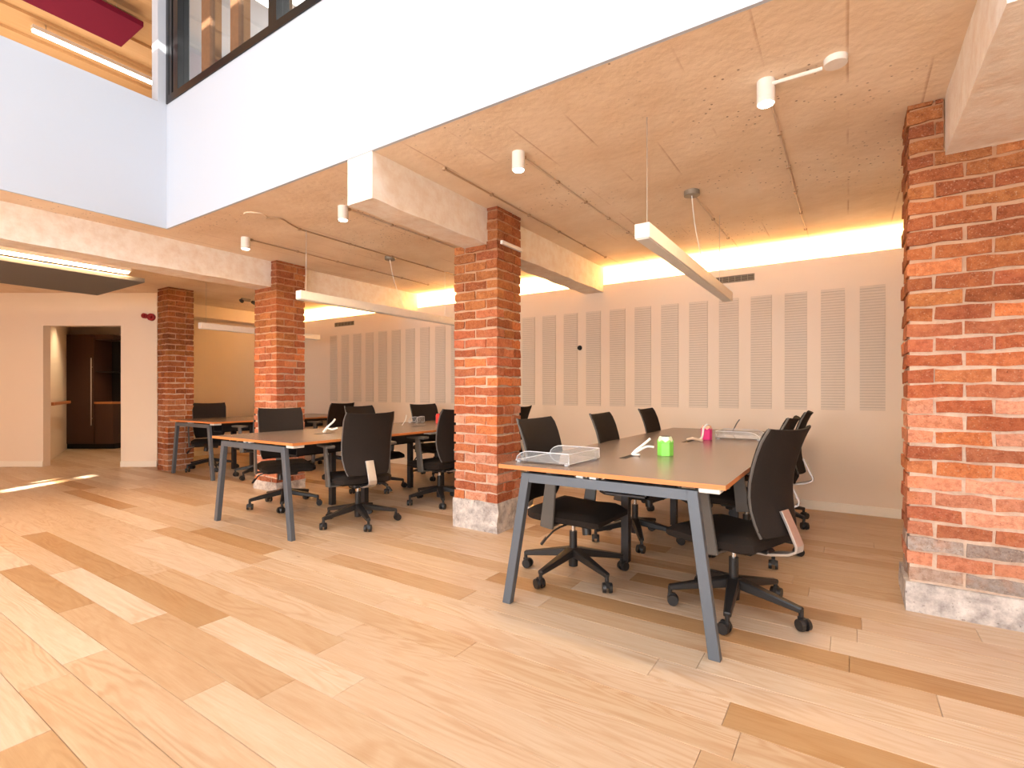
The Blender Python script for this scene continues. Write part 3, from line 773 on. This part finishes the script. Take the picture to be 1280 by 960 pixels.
    for i in range(len(pth)-1):
        for k in range(4): fs.append((i*4+k, i*4+(k+1) % 4, (i+1)*4+(k+1) % 4, (i+1)*4+k))
    m._add(vs, fs); tag(m.obj('back_bracket', M['silver'], th, bevel=0.002), 'brushed aluminium back bracket')
    # arms
    for sg in (-1, 1):
        m = MB(); m.bar((-0.03, sg*0.10, 0.347), (-0.03, sg*0.262, 0.347), 0.05, 0.016)
        m.bar((-0.03, sg*0.262, 0.340), (0.01, sg*0.272, 0.665), 0.020, 0.085, 0.020, 0.065, up=(1, 0, 0))
        a = m.obj('armrest', M['grey_plastic'], th, bevel=0.004)
        MB().box(-0.12, 0.15, sg*0.268-0.038, sg*0.268+0.038, 0.665, 0.690).obj('arm_pad', M['grey_plastic'], a, bevel=0.009, segs=2)
    return th
proto = make_chair()
def copy_chair():
    c = proto.copy(); C.objects.link(c)
    for ch in proto.children:
        d = ch.copy(); C.objects.link(d); d.parent = c
        for g in ch.children:
            e = g.copy(); C.objects.link(e); e.parent = d
    return c
GR = ('chairs around the nearest table', 'chairs around the middle table', 'chairs around the far table')
spec = [  # x, y, facing deg, base rotation, group, label
 (-0.50, 2.84, 160, 59, 0, 'black swivel chair at the near right corner of the nearest table, back to viewer'),
 (-0.60, 3.88, 178, 20, 0, 'black swivel chair second along the right side of the nearest table'),
 (-0.58, 4.97, 180, 40, 0, 'black swivel chair at the right side of nearest table, closest to the wall'),
 (-1.42, 2.83, -2, 45, 0, 'black swivel chair at the near left corner of nearest table, beside the central pillar'),
 (-1.36, 3.75, 2, 10, 0, 'black swivel chair second along the left side of the nearest table'),
 (-1.42, 5.00, 0, 30, 0, 'black swivel chair at left side of nearest table, closest to the wall'),
 (-4.64, 2.96, -22, 34, 1, 'black swivel chair facing us over the near left end of the middle table'),
 (-3.52, 2.92, 161, 47, 1, 'black swivel chair with its back to us at the middle table, aluminium bracket showing'),
 (-3.48, 3.92, 172, 30, 1, 'black swivel chair half hidden by the left edge of the central pillar'),
 (-3.46, 5.02, 180, 12, 1, 'black swivel chair mostly hidden behind the central pillar, edge of its back showing'),
 (-4.55, 4.02, 0, 54, 1, 'black swivel chair second along the left side of the middle table'),
 (-4.55, 5.04, -12, 20, 1, 'black swivel chair beyond the middle table, beside the small clear tray'),
 (-7.68, 3.73, -22, 58, 2, 'black swivel chair facing us at the far table next to slim pillar'),
 (-6.52, 3.80, 180, 4, 2, 'black swivel chair on the right side of the far table, mostly hidden'),
 (-6.52, 4.90, 180, 30, 2, 'black swivel chair at the wall end of the far table, right side'),
]
for i, (x, y, fa, br, gi, lab) in enumerate(spec):
    c = proto if i == 0 else copy_chair()
    c.location = (x, y, 0); c.rotation_euler = (0, 0, rad(fa)); c['label'] = lab; c['group'] = GR[gi]
    k = 0
    for ch in c.children:
        if ch.name.startswith('base_arm'):
            ch.rotation_euler = (0, 0, rad(br-fa+72*k)); k += 1

# ------------------------------------------------------------------ things on the tables
ZT = 0.74
def cup_(x, y, zt, r, h, mat, pale, label, rz=0.3, pens=False):
    th = thing('pencil_cup', (x, y, zt), label, 'cup', 'plastic cups on the tables', rz)
    n = 6
    m = MB(); hexp = lambda rr_: [(rr_*math.cos(2*math.pi*k/n), rr_*math.sin(2*math.pi*k/n)) for k in range(n)]
    m.prism(hexp(r), 0, h*0.72); m.obj('body', mat, th, bevel=0.003)
    m = MB(); a, b = hexp(r), hexp(r*0.74); vs = []; fs = []
    # scalloped shoulder like a sharpened pencil end
    m._add([(p[0], p[1], h*0.72) for p in a]+[(p[0], p[1], h) for p in b], [(k, (k+1) % n, (k+1) % n+n, k+n) for k in range(n)]+[tuple(range(n, 2*n))])
    m.obj('shoulder', pale, th)
    m = MB()
    for k in range(n):
        p0, p1 = Vector((*a[k], h*0.72)), Vector((*a[(k+1) % n], h*0.72)); q = (p0+p1)/2; up_ = Vector(((b[k][0]+b[(k+1) % n][0])/2, (b[k][1]+b[(k+1) % n][1])/2, h)); q2 = q+(up_-q)*0.35
        nrm = Vector((q.x, q.y, 0)).normalized()*0.0012
        m._add([p0+nrm, q+nrm, (q+p0)/2*1.0+(q2-q)*0.8+nrm, p0+(Vector((*b[k], h))-p0)*0.45+nrm], [(0, 1, 2, 3)])
        m._add([p1+nrm, p1+(Vector((*b[(k+1) % n], h))-p1)*0.45+nrm, (q+p1)/2+(q2-q)*0.8+nrm, q+nrm], [(0, 1, 2, 3)])
    m.obj('scallop', mat, th)
    MB().frustum((0, 0, h), r*0.55, (0, 0, h+0.0015), r*0.55, 14).obj('hollow_shade_disc', M['dark'], th)  # black disc painted in for the shaded hollow of the cup
    return th
cup_(-0.93, 3.09, ZT, 0.048, 0.116, M['green'], M['pale_green'], 'bright green hexagonal cup with pale top on the nearest table')
cup_(-0.955, 4.27, ZT, 0.044, 0.115, M['pink'], M['pale_pink'], 'hot pink hexagonal cup near the far end of the nearest table')
cup_(-4.20, 4.72, ZT, 0.044, 0.115, M['red_cup'], M['red_cup'], 'red cup at the far end of the middle table')
def cable(pts, label, mat='cable_white', r=0.006, name='cable', plug=True):
    m = MB(); m.tube(pts, r, 7)
    o = m.obj(name, M[mat], smooth=True); tag(o, label, 'cable'); return o
def spline(p, n=6):
    out = []
    P_ = [Vector(q) for q in p]
    for i in range(len(P_)-1):
        a, b, c, d = P_[max(i-1, 0)], P_[i], P_[i+1], P_[min(i+2, len(P_)-1)]
        for k in range(n):
            t_ = k/n; out.append(0.5*((2*b)+(c-a)*t_+(2*a-5*b+4*c-d)*t_**2+(3*b-a-3*c+d)*t_**3))
    out.append(P_[-1]); return out
z = ZT
cable(spline([(-1.105, 2.99, z+0.002), (-1.085, 3.01, z+0.03), (-1.05, 3.05, z+0.065), (-1.02, 3.08, z+0.098)]), 'thick white cable end sticking up out of the nearest table slot', r=0.008)
cable(spline([(-1.095, 2.98, z+0.004), (-1.055, 3.0, z+0.035), (-1.02, 3.02, z+0.055), (-0.985, 3.04, z+0.052)]), 'white cable end bending right beside the green cup', r=0.007)
cable(spline([(-1.10, 2.98, z+0.009), (-1.08, 2.955, z+0.009), (-1.05, 2.965, z+0.009), (-1.06, 2.99, z+0.009)]), 'small loop of white cable lying at the front table slot', r=0.006)
cable(spline([(-1.07, 4.13, z+0.008), (-1.03, 4.13, z+0.02), (-1.00, 4.17, z+0.008), (-0.96, 4.14, z+0.03), (-0.955, 4.17, z+0.10), (-0.93, 4.19, z+0.13)]), 'white cable rising beside the pink cup', r=0.008)
cable(spline([(-1.06, 4.10, z+0.01), (-1.02, 4.09, z+0.02), (-0.98, 4.12, z+0.012), (-0.95, 4.10, z+0.01)]), 'grey-white cable lying over the second slot of the nearest table', 'cable_cream', 0.010)
cable(spline([(-0.90, 5.0, z+0.006), (-0.88, 5.02, z+0.05), (-0.86, 5.05, z+0.10), (-0.84, 5.06, z+0.13)]), 'thin cable end standing up behind the far clear tray', 'grey_plastic', 0.005)
cable(spline([(-4.08, 2.98, z+0.008), (-4.06, 3.02, z+0.06), (-4.03, 3.05, z+0.10), (-4.01, 3.06, z+0.13)]), 'white cable end sticking up from the middle table', r=0.009)
cable(spline([(-4.07, 2.99, z+0.010), (-4.03, 2.99, z+0.045), (-4.0, 3.02, z+0.035), (-3.95, 3.04, z+0.05)]), 'white cable end bent sideways on the middle table', r=0.008)
cable(spline([(-4.18, 4.08, z+0.008), (-4.16, 4.11, z+0.06), (-4.18, 4.15, z+0.12)]), 'thin pale cable end standing on the middle table near the clear tray', r=0.005)
m = MB()
for k in range(4): m.tube(spline([(-1.02+0.02*k, 3.25, 0.61), (-1.03+0.022*k, 3.24, 0.53-0.02*k), (-1.0+0.018*k, 3.22, 0.50), (-0.98+0.02*k, 3.24, 0.60)]), 0.005, 6)
tag(m.obj('cable_bundle', M['cable_white'], smooth=True), 'bundle of white cables hanging under the nearest table', 'cable')
def tray(x, y, zt, L, W, H, rz, label, group='clear letter trays'):
    # L along local x (open rounded front at -x), W along y
    th = thing('letter_tray', (x, y, zt+0.001), label, 'tray', group, rz)
    MB().box(0, L, 0, W, 0.008, 0.011).obj('base_sheet', M['acrylic'], th)
    prof = [(0.0, 0.010)]+[(0.09*(1-math.cos(a)) , 0.010+(H-0.010)*math.sin(a)) for a in (0.4, 0.8, 1.2, math.pi/2)]+[(L, H)]
    for yy in (0, W-0.003):
        m = MB(); n = len(prof)+1; pr = prof+[(L, 0.008)]
        m._add([(a, yy, b) for a, b in pr]+[(a, yy+0.003, b) for a, b in pr], [tuple(range(n)), tuple(range(2*n-1, n-1, -1))]+[(i, (i+1) % n, (i+1) % n+n, i+n) for i in range(n)])
        sd_ = m.obj('side_panel', M['acrylic'], th)
        tag(MB().tube([(a, yy+0.0015, b+0.001) for a, b in pr], 0.0022, 5).obj('edge_glow_strip', M['acrylic_edge'], sd_), 'white strip painted in for the edge glow')
    MB().box(L-0.003, L, 0, W, 0.008, H).obj('back_panel', M['acrylic'], th)
    e = MB(); e.tube([(0, 0, 0.010), (0, W, 0.010)], 0.004, 5); e.tube([(L, 0, H), (L, W, H)], 0.002, 5); e.tube([(L, 0, 0.01), (L, W, 0.01)], 0.002, 5)
    tag(e.obj('edge_glow_strip', M['acrylic_edge'], th), 'white strip painted in for the edge glow')
    MB().box(0.0, 0.02, 0.01, 0.03, 0, 0.008).box(L-0.03, L-0.01, 0.01, 0.03, 0, 0.008).box(0.0, 0.02, W-0.03, W-0.01, 0, 0.008).box(L-0.03, L-0.01, W-0.03, W-0.01, 0, 0.008).obj('feet', M['acrylic_edge'], th)
    return th
tray(-1.535, 2.36, ZT, 0.33, 0.36, 0.062, rad(-2), 'clear acrylic letter tray on the near left corner of the nearest table')
tray(-0.585, 4.74, ZT, 0.33, 0.34, 0.062, rad(180), 'clear acrylic letter tray at far right corner of the nearest table')
tray(-4.52, 4.52, ZT, 0.13, 0.16, 0.075, rad(10), 'small clear acrylic tray on the middle table')

# ------------------------------------------------------------------ ceiling fittings
def pendant(x, y0, y1, zb, rose_y, label, cab=True):
    th = thing('linear_pendant', (x, y0, zb), label, 'light', 'linear pendants over the tables')
    L = y1-y0
    MB().box(-0.04, 0.04, 0, L, 0.004, 0.082).obj('housing', M['white_metal'], th, bevel=0.002)
    MB().box(-0.034, 0.034, 0.01, L-0.01, 0.0, 0.004).obj('diffuser', M['white_plastic'], th)
    for yy in (0.08, L-0.35):
        MB().frustum((0, yy, 0.082), 0.0022, (0, yy, ZC-zb), 0.0022, 5).obj('hanging_wire', M['silver'], th)
    ry = rose_y-y0
    MB().frustum((-0.06, ry, ZC-zb-0.035), 0.055, (-0.06, ry, ZC-zb), 0.055, 16).obj('ceiling_rose', M['box'], th, smooth=True)
    MB().tube(spline([(-0.06, ry, ZC-zb-0.03), (-0.045, ry+0.05, (ZC-zb)*0.6), (0.0, ry+0.16, 0.082)]), 0.003, 5).obj('supply_cable', M['white_plastic'], th)
    return th
pendant(-0.905, 2.60, 4.86, 1.928, 3.85, 'white linear pendant above the nearest table, right of the central pillar')
pendant(-4.13, 2.76, 5.1, 1.955, 3.91, 'white linear pendant above the middle table, left of the central pillar')
pendant(-7.23, 3.37, 5.2, 1.965, 4.4, 'white linear pendant at far left behind the second pillar')
def ceiling_spot(x, y, label, r=0.040, h=0.112, power=32):
    th = thing('surface_spotlight', (x, y, ZC-h), label, 'light', 'white ceiling spotlights')
    n = 24
    MB().frustum((0, 0, 0.004), r, (0, 0, h), r, n).obj('housing', M['white_metal'], th, smooth=True)
    MB().frustum((0, 0, 0.0), r*0.82, (0, 0, 0.004), r*0.82, n).obj('lens', M['spot_lens'], th)
    spot('spot_lamp', (x, y, ZC-h-0.01), power, (1.0, 0.76, 0.46), 165, 0.6)
ceiling_spot(-0.33, 2.68, 'white cylinder spotlight nearest the camera, at upper right')
ceiling_spot(-1.70, 2.64, 'white cylinder spotlight right of the central beam')
ceiling_spot(-3.36, 2.64, 'white cylinder spotlight just left of the bright beam end')
ceiling_spot(-4.82, 2.66, 'white cylinder spotlight farthest left, before the second pillar')
def conduit(pts, label, r=0.006, mat='cable_cream', clips=True):
    th = thing('conduit', pts[0], label, 'cable')
    o = Vector(pts[0]); pts = [Vector(p)-o for p in pts]
    MB().tube(pts, r, 7).obj('cable_run', M[mat], th, smooth=True)
    if clips:
        L = (pts[-1]-pts[0]).length; n = max(1, int(L/0.45)); m = MB()
        for k in range(n+1):
            p = pts[0]+(pts[-1]-pts[0])*(k/n if n else 0); m.box(p.x-0.012, p.x+0.012, p.y-0.01, p.y+0.01, p.z-0.008, p.z+0.009)
        m.obj('clips', M['cable_dark'], th)
ZQ = ZC-0.008
conduit([(-0.30, 2.66, ZC-0.03), (-0.10, 2.66, ZC-0.03)], 'short pale conduit from nearest spotlight to its junction box', 0.009, 'white_metal', False)
jb = MB(); jb.frustum((-0.05, 2.665, ZC-0.028), 0.045, (-0.05, 2.665, ZC), 0.047, 18); tag(jb.obj('junction_box', M['white_metal'], smooth=True), 'round pale junction box beside the nearest spotlight', 'junction box')
conduit([(-0.33, 2.74, ZQ), (-0.33, 5.3, ZQ)], 'ceiling conduit running from the nearest spotlight towards the cove')
conduit([(-1.70, 2.70, ZQ), (-1.70, 5.4, ZQ)], 'ceiling conduit running back from the spotlight right of the beam')
conduit([(-0.965, 3.92, ZQ), (-0.965, 5.2, ZQ)], 'ceiling conduit behind the rose of the nearest pendant')
conduit([(-2.22, 2.55, ZQ), (-2.22, 5.2, ZQ)], 'ceiling conduit along the right side of the central beam', 0.006, 'cable_dark')
conduit([(-3.36, 2.70, ZQ), (-3.36, 5.0, ZQ)], 'ceiling conduit from the spotlight left of the bright beam end', 0.007)
conduit([(-4.82, 2.72, ZQ), (-4.82, 5.2, ZQ)], 'ceiling conduit from the leftmost spotlight towards the back wall', 0.006, 'cable_dark')
conduit([(-4.14, 2.78, ZQ), (-4.14, 5.0, ZQ)], 'ceiling conduit over the middle pendant', 0.007, 'cable_dark')
conduit(spline([(-4.10, 2.44, ZQ), (-4.02, 2.52, ZQ), (-4.08, 2.65, ZQ), (-4.14, 2.78, ZQ)]), 'dark cable wiggling from the round ceiling plate to the middle conduit', 0.006, 'cable_dark', False)
tag(MB().frustum((-4.14, 2.37, ZC-0.008), 0.088, (-4.14, 2.37, ZC), 0.092, 24).obj('ceiling_plate', M['concrete'], smooth=True), 'round plate on the ceiling left of the bright beam end', 'plate')
# socket clip on the central pillar
tag(MB().box(-2.325, -2.30, 3.34, 3.64, 2.305, 2.335).obj('pillar_trunking', M['white_metal'], bevel=0.003), 'short white trunking across the side of the central pillar near its top', 'trunking')
# vents on the lining
def vent(x0, x1, z0, z1, n, label):
    th = thing('air_vent', (x0, YW, z0), label, 'vent', 'vents above the perforated strips')
    W, H = x1-x0, z1-z0
    m = MB(); m.box(0, W, -0.006, 0, 0, 0.006); m.box(0, W, -0.006, 0, H-0.006, H)
    for k in range(n+1): m.box(k*(W-0.006)/n, k*(W-0.006)/n+0.006, -0.006, 0, 0, H)
    m.obj('frame', M['vent'], th); MB().box(0, W, -0.002, 0.0, 0, H).obj('backing', M['vent_dark'], th)
    for k in range(4): MB().box(0, W, -0.005, -0.002, 0.01+k*(H-0.01)/4, 0.014+k*(H-0.01)/4).obj('louvre', M['vent'], th)
vent(-1.17, -0.80, 2.255, 2.325, 6, 'grey rectangular air vent high on the wall behind the nearest pendant')
vent(-7.42, -6.92, 2.24, 2.31, 6, 'grey rectangular air vent high on the wall left of the central pillar')
sn = MB(); sn.frustum((-2.75, YW, 1.66), 0.030, (-2.75, YW-0.02, 1.66), 0.026, 16)
tag(sn.obj('wall_sensor', M['dark'], smooth=True), 'tiny round black sensor among the perforated strips', 'sensor')
# red alarm sounders by the slim pillar
p = at(189, 7.50, 2.245)
for k, (px, zz, r_) in enumerate(((181.5, 2.255, 0.040), (190, 2.235, 0.056))):
    q = at(px, DW-0.001, zz); al = thing('alarm_sounder', q, ('small dark red alarm disc, left one of the pair' if k == 0 else 'larger dark red alarm sounder beside the slim pillar'), 'alarm', 'red alarms on the end wall')
    al.rotation_euler = (0, 0, rad(YAW))
    MB().frustum((0, 0, 0), r_, (0, -0.035, 0), r_*0.95, 20).obj('body', M['red'], al, smooth=True)
    MB().frustum((0, -0.035, 0), r_*0.5, (0, -0.055, 0), r_*0.42, 16).obj('cap', M['red'], al, smooth=True)
# twin emergency lamp on the far bay wall
em = thing('emergency_light', (-9.40, 4.9, 2.50), 'small dark twin-head emergency light on the ceiling left of the second pillar', 'light')
em.location = (-7.91, 4.36, 2.54)
MB().box(0, 0.06, -0.10, 0.10, 0.0, 0.06).obj('body', M['box'], em, bevel=0.004)
for sg in (-1, 1): MB().frustum((0.05, sg*0.13, 0.0), 0.032, (0.13, sg*0.14, -0.03), 0.04, 12).obj('lamp_head', M['steel_dark'], em, smooth=True)
em.scale = (0.7, 0.7, 0.7)
# lower acoustic baffle with its linear light, far left
bf = thing('ceiling_baffle', (-7.18, 0.3, 2.35), 'grey felt baffle hanging at left in front of the end wall', 'acoustic panel')
MB().box(-0.68, 0.68, -2.6, 2.16, -0.02, 0.025).obj('panel', M['grey_felt'], bf, bevel=0.003)
for a in (-0.5, 0.5):
    for b in (-2.2, 0.0, 1.8): MB().frustum((a, b, 0.025), 0.002, (a, b, 0.25), 0.002, 4).obj('hanger_wire', M['silver'], bf)
lf = thing('linear_light', (-6.50, 0.0, 2.40), 'glowing linear light along the edge of the grey baffle at left', 'light')
MB().box(-0.035, 0.035, -2.3, 2.32, 0.02, 0.06).obj('housing', M['white_metal'], lf)
MB().box(-0.030, 0.030, -2.28, 2.30, 0.0, 0.02).obj('diffuser', M['led_cool'], lf)
for b in (-1.8, 0.1, 2.0): MB().frustum((0, b, 0.06), 0.003, (0, b, 0.20), 0.003, 4).obj('hanger_wire', M['silver'], lf)
